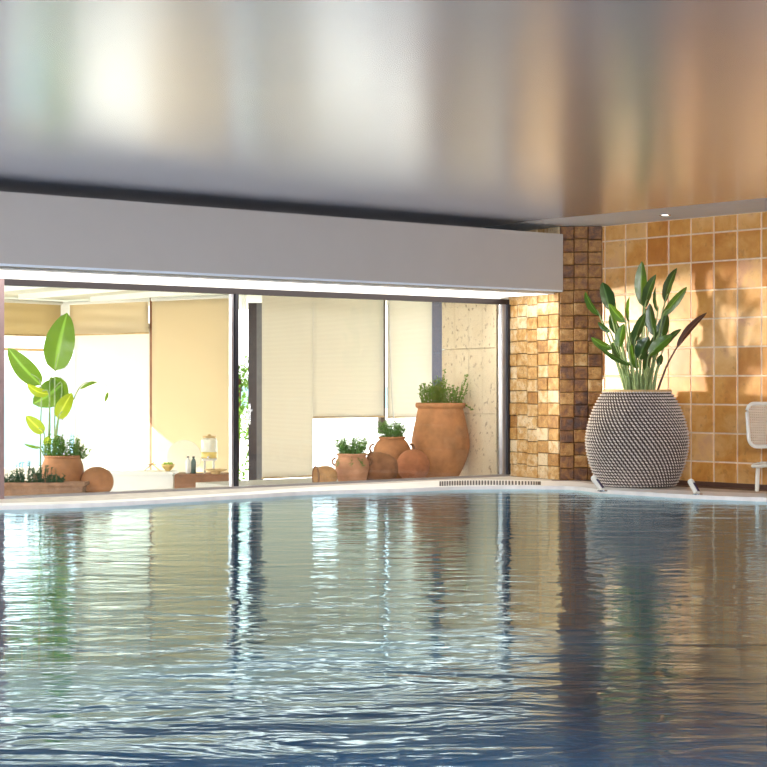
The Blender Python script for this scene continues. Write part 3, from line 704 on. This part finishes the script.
lying('terracotta_pot', 'round brown pot lying against the foot of the big jar', 412, 0, 19.62, [(3, 0), (9, 1.5), (14, 6), (16.6, 14), (16, 22), (12, 28)], simple('red_clay', (.46, .17, .08), .8, var=.2, bump=.2), R(75))

# ---------------------------------------------------------------- plants behind the left pane
Yt = 16.75
t = thing('trough_planter', (P(45, 0, Yt).x, Yt, z_ledge), 'long terracotta trough of dark rosemary at the left edge of the window', 'planter')
s_ = Yt / F
bm = bmesh.new(); Lw = 41 * s_
def ringbox(hw, hd, z): return [bm.verts.new(v) for v in ((-hw, -hd, z), (hw, -hd, z), (hw, hd, z), (-hw, hd, z))]
rr = [ringbox(Lw * .93, .10, 0), ringbox(Lw * .96, .115, .10), ringbox(Lw * .97, .12, .135), ringbox(Lw * 1.03, .14, .14), ringbox(Lw * 1.03, .14, .175), ringbox(Lw * .97, .115, .175), ringbox(Lw * .95, .11, .13)]
for a, b in zip(rr, rr[1:]):
    for i in range(4): bm.faces.new((a[i], a[(i + 1) % 4], b[(i + 1) % 4], b[i]))
bm.faces.new(rr[0]); bm.faces.new(rr[-1]); bmesh.ops.recalc_face_normals(bm, faces=bm.faces)
bmesh.ops.bevel(bm, geom=bm.edges[:], offset=.006, segments=2, affect='EDGES')
link_mesh('trough', bm, simple('trough_clay', (.36, .20, .12), .8, var=.2, bump=.2), t)
for x, hh, sd in ((-.28, .17, 1), (-.20, .30, 2), (-.08, .24, 3), (.02, .20, 4), (.12, .12, 5), (-.36, .12, 6)):
    tuft(t, 'rosemary', Vector((x, 0, .13)), .09, hh * 1.15, 16, M['rosemary'], 20 + sd, .026, .0045, 1.0, 30)
Yq = 17.25
t, top, s_ = pot('terracotta_jar', 'bulbous terracotta jar of leafy herbs behind the trough', 'potted plant', 62.5, 0, Yq,
    [(12, 0), (15, 3), (19.5, 14), (21.2, 24), (20.6, 31), (18.2, 37), (17.3, 40)], M['terra'], 1.2)
for k, (dx, hh) in enumerate(((-.1, .30), (0, .34), (.1, .27), (.15, .2))):
    tuft(t, 'herb', Vector((dx, 0, top[1] - .03)), .10, hh * 1.1, 14, M['herb'], 40 + k, .028, .007, 1.1, 30)
# tall banana plant
Yb = 17.75; pb = P(47, 0, Yb); t = thing('banana_plant', (pb.x, Yb, z_ledge), 'tall backlit broad-leaved plant rising behind the herbs in the left window', 'plant')
bl = Vector((pb.x, Yb, z_ledge))
s_ = Yb / F
bm = bmesh.new(); lathe(bm, [(.10, 0.0), (.14, .16), (.15, .2), (.13, .2), (.12, .16)], 24); link_mesh('plastic_pot', bm, M['terra_dark'], t)
LV = [((55, 371), (67, 313), 30, 0, 0.1, 'banana', .05), ((41, 385), (8, 348), 20, -.1, .2, 'banana', .05), ((62, 384), (33, 404), 27, .15, .1, 'banana', .05), ((50, 378), (66, 402), 20, .2, .2, 'banana', .02),
      ((58, 419), (72, 393), 15, -.1, .2, 'banana_y', .05), ((49, 394), (27, 384), 9, -.15, .5, 'banana_y', .12), ((44, 433), (26, 416), 13, -.1, .1, 'banana_y', .02), ((46, 446), (49, 436), 8, -.2, .1, 'banana_y', .02), ((40, 448), (24, 444), 3, -.1, .3, 'banana', .04)]
rnd = random.Random(2)
for (b, tp, wpx, dy, tw, mk, sg) in LV:
    B_ = P(*b, Yb + dy) - bl; T_ = P(*tp, Yb + dy) - bl
    bm = bmesh.new(); leaf_mesh(bm, B_, T_, wpx * s_ / math.cos(tw), tw, .2, sg, peak=.42, wavy=.06); lf = link_mesh('leaf', bm, M[mk], t)
    s0_ = Vector((rnd.uniform(-.07, .07), rnd.uniform(-.04, .04), .17)); bm = bmesh.new()
    tube(bm, crom([s0_, Vector((s0_.x * .6 + B_.x * .5, dy * .5, (s0_.z + B_.z) * .5)), B_, B_.lerp(T_, .3)], 4), .010, 6, .005); link_mesh('leaf_stalk', bm, M['stalk'], lf)
bm = bmesh.new(); pts = [P(*q, Yb) - bl for q in ((62, 420), (72, 402), (80, 387), (88, 382), (98, 382), (107, 386), (112, 392))]
tube(bm, crom(pts, 5), .007, 6, .003); link_mesh('arching_stem', bm, M['stalk'], t)
bm = bmesh.new(); leaf_mesh(bm, P(80, 389, Yb) - bl, P(98, 382, Yb) - bl, 3.5 * s_, .2, .1, .1); leaf_mesh(bm, P(108, 392, Yb) - bl, P(105, 402, Yb) - bl, 3.5 * s_, .2, .1, .0); link_mesh('small_leaves', bm, M['banana'], t)
# round pot lying beside trough
Yr = 17.15; s_ = Yr / F
t = thing('terracotta_pot', ((97 - CX) * s_, Yr, z_ledge), 'round terracotta pot lying on its side right of the trough', 'pot', 'terracotta pots lying on their sides')
Mx = Matrix.Translation((0, 0, .155)) @ Matrix.Rotation(R(-60), 4, 'Z') @ Matrix.Rotation(R(90), 4, 'Y')
bm = bmesh.new(); lathe(bm, [(.06, .16), (.10, .15), (.14, .10), (.150, .02), (.147, -.06), (.13, -.12), (.12, -.12), (.11, -.06)], 44, Mx); link_mesh('body', bm, M['terra'], t)

# ---------------------------------------------------------------- lounge furniture: white bench, brown cabinet and what stands on them
YB = 20.6; sB = YB / F; ztop = CAMZ - (474.5 - CY) * sB
def FX(x): return (x - CX) * sB
t = thing('cabinet', (FX(202), YB + .28, LOW), 'low brown wooden cabinet left of the middle mullion', 'cabinet')
bm = bmesh.new(); hwid = (FX(230) - FX(174)) / 2; box(bm, (0, 0, (ztop - LOW) / 2), (hwid * 2, .5, ztop - LOW)); bmesh.ops.bevel(bm, geom=bm.edges[:], offset=.006, segments=2, affect='EDGES'); link_mesh('cabinet_body', bm, M['wood'], t)
bm = bmesh.new()
for sx in (-.5, .5): box(bm, (sx * hwid, -.262, (ztop - LOW) / 2), (hwid * .96, .02, ztop - LOW - .06))
link_mesh('door', bm, M['wood'], t)
YC = 20.9; sC = YC / F; zt2 = CAMZ - (472 - CY) * sC
xa = (70 - CX) * sC; xb = (173 - CX) * sC
t = thing('bench', ((xa + xb) / 2, YC + .3, LOW), 'long low white built bench beside the brown cabinet', 'bench')
bm = bmesh.new(); box(bm, (0, 0, (zt2 - LOW - .05) / 2), (xb - xa, .55, zt2 - LOW - .05)); link_mesh('bench_base', bm, M['white'], t)
bm = bmesh.new(); box(bm, (0, -.01, zt2 - LOW - .025), (xb - xa, .58, .045)); bmesh.ops.bevel(bm, geom=bm.edges[:], offset=.012, segments=2, affect='EDGES'); link_mesh('seat', bm, M['white'], t)
YO = YB + .25; sO = YO / F
def OX(x): return (x - CX) * sO
# bowl
t = thing('bowl', ((168 - CX) * (YC + .25) / F, YC + .25, zt2), 'small golden bowl of green fruit on the white bench end', 'bowl')
bm = bmesh.new(); lathe(bm, [(.03, 0), (.035, .01), (.075, .05), (.085, .085), (.078, .085), (.06, .05)], 28); link_mesh('bowl_body', bm, simple('brass', (.6, .42, .16), .4, .5), t)
side_ = ('left', 'right', 'front', 'back')
for k, (x, y) in enumerate(((-.039, 0), (.039, 0), (0, -.039), (0, .039))):
    bm = bmesh.new(); bmesh.ops.create_uvsphere(bm, u_segments=14, v_segments=10, radius=.026, matrix=Matrix.Translation((0, 0, 0)))
    o = link_mesh('green_lime', bm, simple('lime_skin', (.30, .48, .05), .4), None, True); o.location = t.location + Vector((x, y, .082)); tag(o, 'round green fruit at the %s of the golden bowl' % side_[k], 'fruit', 'green fruit in the golden bowl')
# bottles
def bottle(x, w_, h_, m, label):
    t = thing('bottle', (OX(x), YO, ztop), label, 'bottle')
    bm = bmesh.new(); r = w_ * sO / 2; h = h_ * sO; lathe(bm, [(r * .85, 0), (r, .01), (r, h * .66), (r * .8, h * .78), (r * .42, h * .86), (r * .42, h * .93)], 24); link_mesh('bottle_body', bm, m, t)
    bm = bmesh.new(); lathe(bm, [(r * .5, h * .93), (r * .5, h)], 16); link_mesh('cap', bm, M['frame'], t)
bottle(193.5, 5, 17, simple('slate_green_bottle', (.05, .09, .08), .35), 'dark slate bottle standing on the brown cabinet'); bottle(188, 5, 17, M['white'], 'white bottle standing on the brown cabinet beside the dark one')
# glass drinks jar on a stand
t = thing('drinks_dispenser', (OX(208.5), YO + .08, ztop), 'glass drinks dispenser with amber drink on the brown cabinet', 'dispenser')
bm = bmesh.new(); r = 8 * sO; lathe(bm, [(r * .9, .17), (r, .18), (r, .40), (r * .8, .43)], 28); link_mesh('glass_jar', bm, simple('frosted_glass', (.72, .68, .56), .2), t)
bm = bmesh.new(); lathe(bm, [(r * 1.01, .185), (r * 1.03, .19), (r * 1.03, .26)], 28); link_mesh('amber_drink', bm, simple('amber_drink', (.75, .55, .16), .3), t)
bm = bmesh.new(); lathe(bm, [(r * .85, .43), (r * .85, .455), (.02, .46), (.02, .475)], 24); link_mesh('lid', bm, M['light_wood'], t)
bm = bmesh.new()
for a in range(4): tube(bm, [Vector((r * .8 * math.cos(a * 1.57 + .78), r * .8 * math.sin(a * 1.57 + .78), 0)), Vector((r * .8 * math.cos(a * 1.57 + .78), r * .8 * math.sin(a * 1.57 + .78), .165))], .008)
lathe(bm, [(r * .95, .155), (r * .95, .17)], 24); link_mesh('stand', bm, M['white'], t)
bm = bmesh.new(); tube(bm, [Vector((0, -r * .95, .20)), Vector((0, -r - .05, .20))], .012); link_mesh('tap', bm, M['chrome'], t)
# stacked wicker plates
t = thing('wicker_tray', (OX(217), YO - .17, ztop), 'shallow stacked wicker tray at the right end of the brown cabinet', 'tray')
bm = bmesh.new(); lathe(bm, [(.05, 0), (.06, .012), (.06, .03), (.13, .045), (.14, .06), (.125, .06), (.05, .04)], 28); link_mesh('tray', bm, M['light_wood'], t)
# round disc leaning behind
t = thing('round_screen', ((180 - CX) * (YC + .5) / F, YC + .95, LOW), 'pale round disc standing behind the bottles', 'disc')
bm = bmesh.new(); zc = CAMZ - (457 - CY) * (YC + .95) / F - LOW; rd = 17 * (YC + .95) / F
Mx = Matrix.Translation((0, 0, zc)) @ Matrix.Rotation(R(90), 4, 'X'); lathe(bm, [(rd, -.015), (rd, .015)], 48, Mx); link_mesh('disc', bm, M['blind_cream'], t)
bm = bmesh.new(); tube(bm, [Vector((0, 0, 0)), Vector((0, 0, zc - rd))], .02); lathe(bm, [(.12, 0), (.12, .02)], 20); link_mesh('foot', bm, M['white'], t)
# small wooden folding easel
t = thing('folding_stand', ((152 - CX) * (YC + .25) / F, YC + .25, zt2), 'small light wooden folding stand on the white bench', 'stand')
for sd in (-1, 1):
    bm = bmesh.new(); tube(bm, [Vector((sd * .09, sd * .03, .006)), Vector((-sd * .03, 0, .11))], .007); link_mesh('leg', bm, M['light_wood'], t)
bm = bmesh.new(); tube(bm, [Vector((-.05, 0, .08)), Vector((.05, 0, .08))], .006); link_mesh('crossbar', bm, M['light_wood'], t)

# ---------------------------------------------------------------- garden shrub glimpsed through the gap by the door
sp_ = P(243, 500, 25.5); t = thing('shrub', (sp_.x - .1, 25.5, LOW - .1), 'pale leafy shrub outside, glimpsed beside the grey door', 'shrub')
for k in range(5): tuft(t, 'foliage', Vector((-.1 + .06 * k, 0, .3 + .38 * k)), .3, .7, 14, M['herb'], 70 + k, .06, .02, 1.2, 22)
bm = bmesh.new(); tube(bm, [Vector((0, 0, 0)), Vector((.05, 0, 2.0))], .03); link_mesh('stem', bm, M['stalk_brown'], t)

# ---------------------------------------------------------------- pool handles
for k, (xt, yt, xb_, yb_) in enumerate(((592.5, 477, 602.5, 490.5), (689.5, 480.5, 697.5, 494))):
    base = G(xb_, yb_ + 1.2) ; Yh = base.y; s_ = Yh / F
    lab = ('short slanted steel tube on the pool edge at the left of the woven basket', 'short slanted steel tube on the pool edge at the right of the woven basket')[k]
    t = thing('pool_handle', (base.x, Yh, .005), lab, 'handle', 'steel tubes on the pool edge')
    top_ = P(xt + 1.5, yt + 1.5, Yh + .1) - t.location
    low = Vector((0, 0, 0.012))
    bm = bmesh.new(); tube(bm, crom([low, low.lerp(top_, .5), top_], 3), .032, 14); link_mesh('tube', bm, M['chair'], t)
    bm = bmesh.new(); bmesh.ops.create_uvsphere(bm, u_segments=14, v_segments=10, radius=.0325, matrix=Matrix.Translation(top_)); link_mesh('end_cap', bm, M['white'], t, True)
    bm = bmesh.new(); a_ = low.lerp(top_, .1) + Vector((.010, -.016, -.002)); b_ = low.lerp(top_, .85) + Vector((.010, -.016, -.002)); tube(bm, [a_, b_], .023, 10); link_mesh('grip_inlay', bm, M['plum'], t)
    bm = bmesh.new(); lathe(bm, [(.05, 0), (.05, .008), (.034, .012)], 20); link_mesh('flange', bm, M['chrome'], t)

# ---------------------------------------------------------------- low white perforated chair at the right edge
YQ = 16.75; ch = P(778, 0, YQ); sQ = YQ / F
t = thing('lounge_chair', (ch.x, YQ, 0), 'low white perforated metal chair cut off by the right edge', 'chair', rz=R(12))
def rrect(w_, h_, r, n_=6):
    pts = []
    for cx_, cz_, a0 in ((w_ / 2 - r, h_ / 2 - r, 0), (-w_ / 2 + r, h_ / 2 - r, 90), (-w_ / 2 + r, -h_ / 2 + r, 180), (w_ / 2 - r, -h_ / 2 + r, 270)):
        for i in range(n_ + 1):
            a = R(a0 + 90 * i / n_); pts.append((cx_ + r * math.cos(a), cz_ + r * math.sin(a)))
    return pts
def panel(name, w_, h_, r, Mx, hole=.007, step=.024):
    bm = bmesh.new(); outl = rrect(w_, h_, r)
    # perforated sheet: grid of small frames around holes
    ny = int(h_ / step); nx = int(w_ / step)
    def inside(x, z):
        ax = max(abs(x) - (w_ / 2 - r), 0); az = max(abs(z) - (h_ / 2 - r), 0); return ax * ax + az * az < (r - .004) ** 2 and abs(x) < w_ / 2 and abs(z) < h_ / 2
    for i in range(nx):
        for j in range(ny):
            cx_ = -w_ / 2 + (i + .5) * w_ / nx; cz_ = -h_ / 2 + (j + .5) * h_ / ny
            if not inside(cx_, cz_): continue
            hx, hz = w_ / nx / 2, h_ / ny / 2; bend = lambda x: .10 * (x / (w_ / 2)) ** 2 * .5
            o4 = [(cx_ - hx, cz_ - hz), (cx_ + hx, cz_ - hz), (cx_ + hx, cz_ + hz), (cx_ - hx, cz_ + hz)]
            i4 = [(cx_ - hole, cz_ - hole), (cx_ + hole, cz_ - hole), (cx_ + hole, cz_ + hole), (cx_ - hole, cz_ + hole)]
            vo = [bm.verts.new(Mx @ Vector((x, -bend(x), z))) for x, z in o4]; vi = [bm.verts.new(Mx @ Vector((x, -bend(x), z))) for x, z in i4]
            for k in range(4): bm.faces.new((vo[k], vo[(k + 1) % 4], vi[(k + 1) % 4], vi[k]))
    bmesh.ops.remove_doubles(bm, verts=bm.verts, dist=.0005)
    o = link_mesh(name, bm, simple('tan_mesh', (.66, .56, .45), .6), t); md = o.modifiers.new('thick', 'SOLIDIFY'); md.thickness = .004
    bm = bmesh.new(); bend = lambda x: .10 * (x / (w_ / 2)) ** 2 * .5
    tube(bm, [Mx @ Vector((x, -bend(x), z)) for x, z in outl + [outl[0]]], .017, 8); link_mesh(name + '_edge', bm, M['chair'], o)
bt = CAMZ - (403.5 - CY) * sQ; bb = CAMZ - (447 - CY) * sQ
panel('backrest', .68, bt - bb, .09, Matrix.Translation((0, .0, (bt + bb) / 2)) @ Matrix.Rotation(R(-8), 4, 'X'))
panel('seat', .58, .52, .09, Matrix.Translation((0, -.24, .335)) @ Matrix.Rotation(R(86), 4, 'X'))
for sd in (-1, 1):
    x = sd * .19; bm = bmesh.new()
    tube(bm, crom([Vector((x, -.44, .02)), Vector((x, -.45, .22)), Vector((x, -.40, .29)), Vector((x, -.2, .30)), Vector((x, .0, .29)), Vector((x, .05, .22)), Vector((x, .07, .02))], 5), .021, 10); link_mesh('leg', bm, M['chair'], t)
bm = bmesh.new(); tube(bm, [Vector((-.225, -.02, .30)), Vector((.225, -.02, .30))], .012); tube(bm, [Vector((0, -.02, .30)), Vector((0, .03, bb + .1))], .016); link_mesh('back_support', bm, M['chair'], t)

# ---------------------------------------------------------------- recessed downlight
dp = P(665, 215, (CEIL - CAMZ) * F / (CY - 215)); dp.z = CEIL
t = thing('downlight', (dp.x, dp.y, CEIL), 'small round recessed downlight above the plant', 'light')
bm = bmesh.new(); lathe(bm, [(.036, -.004), (.06, -.006), (.062, -.001)], 28, cap=False); link_mesh('ring', bm, M['chrome'], t)
bm = bmesh.new(); lathe(bm, [(.001, -.003), (.036, -.003)], 24, cap=False); link_mesh('lamp_face', bm, M['bulb'], t)
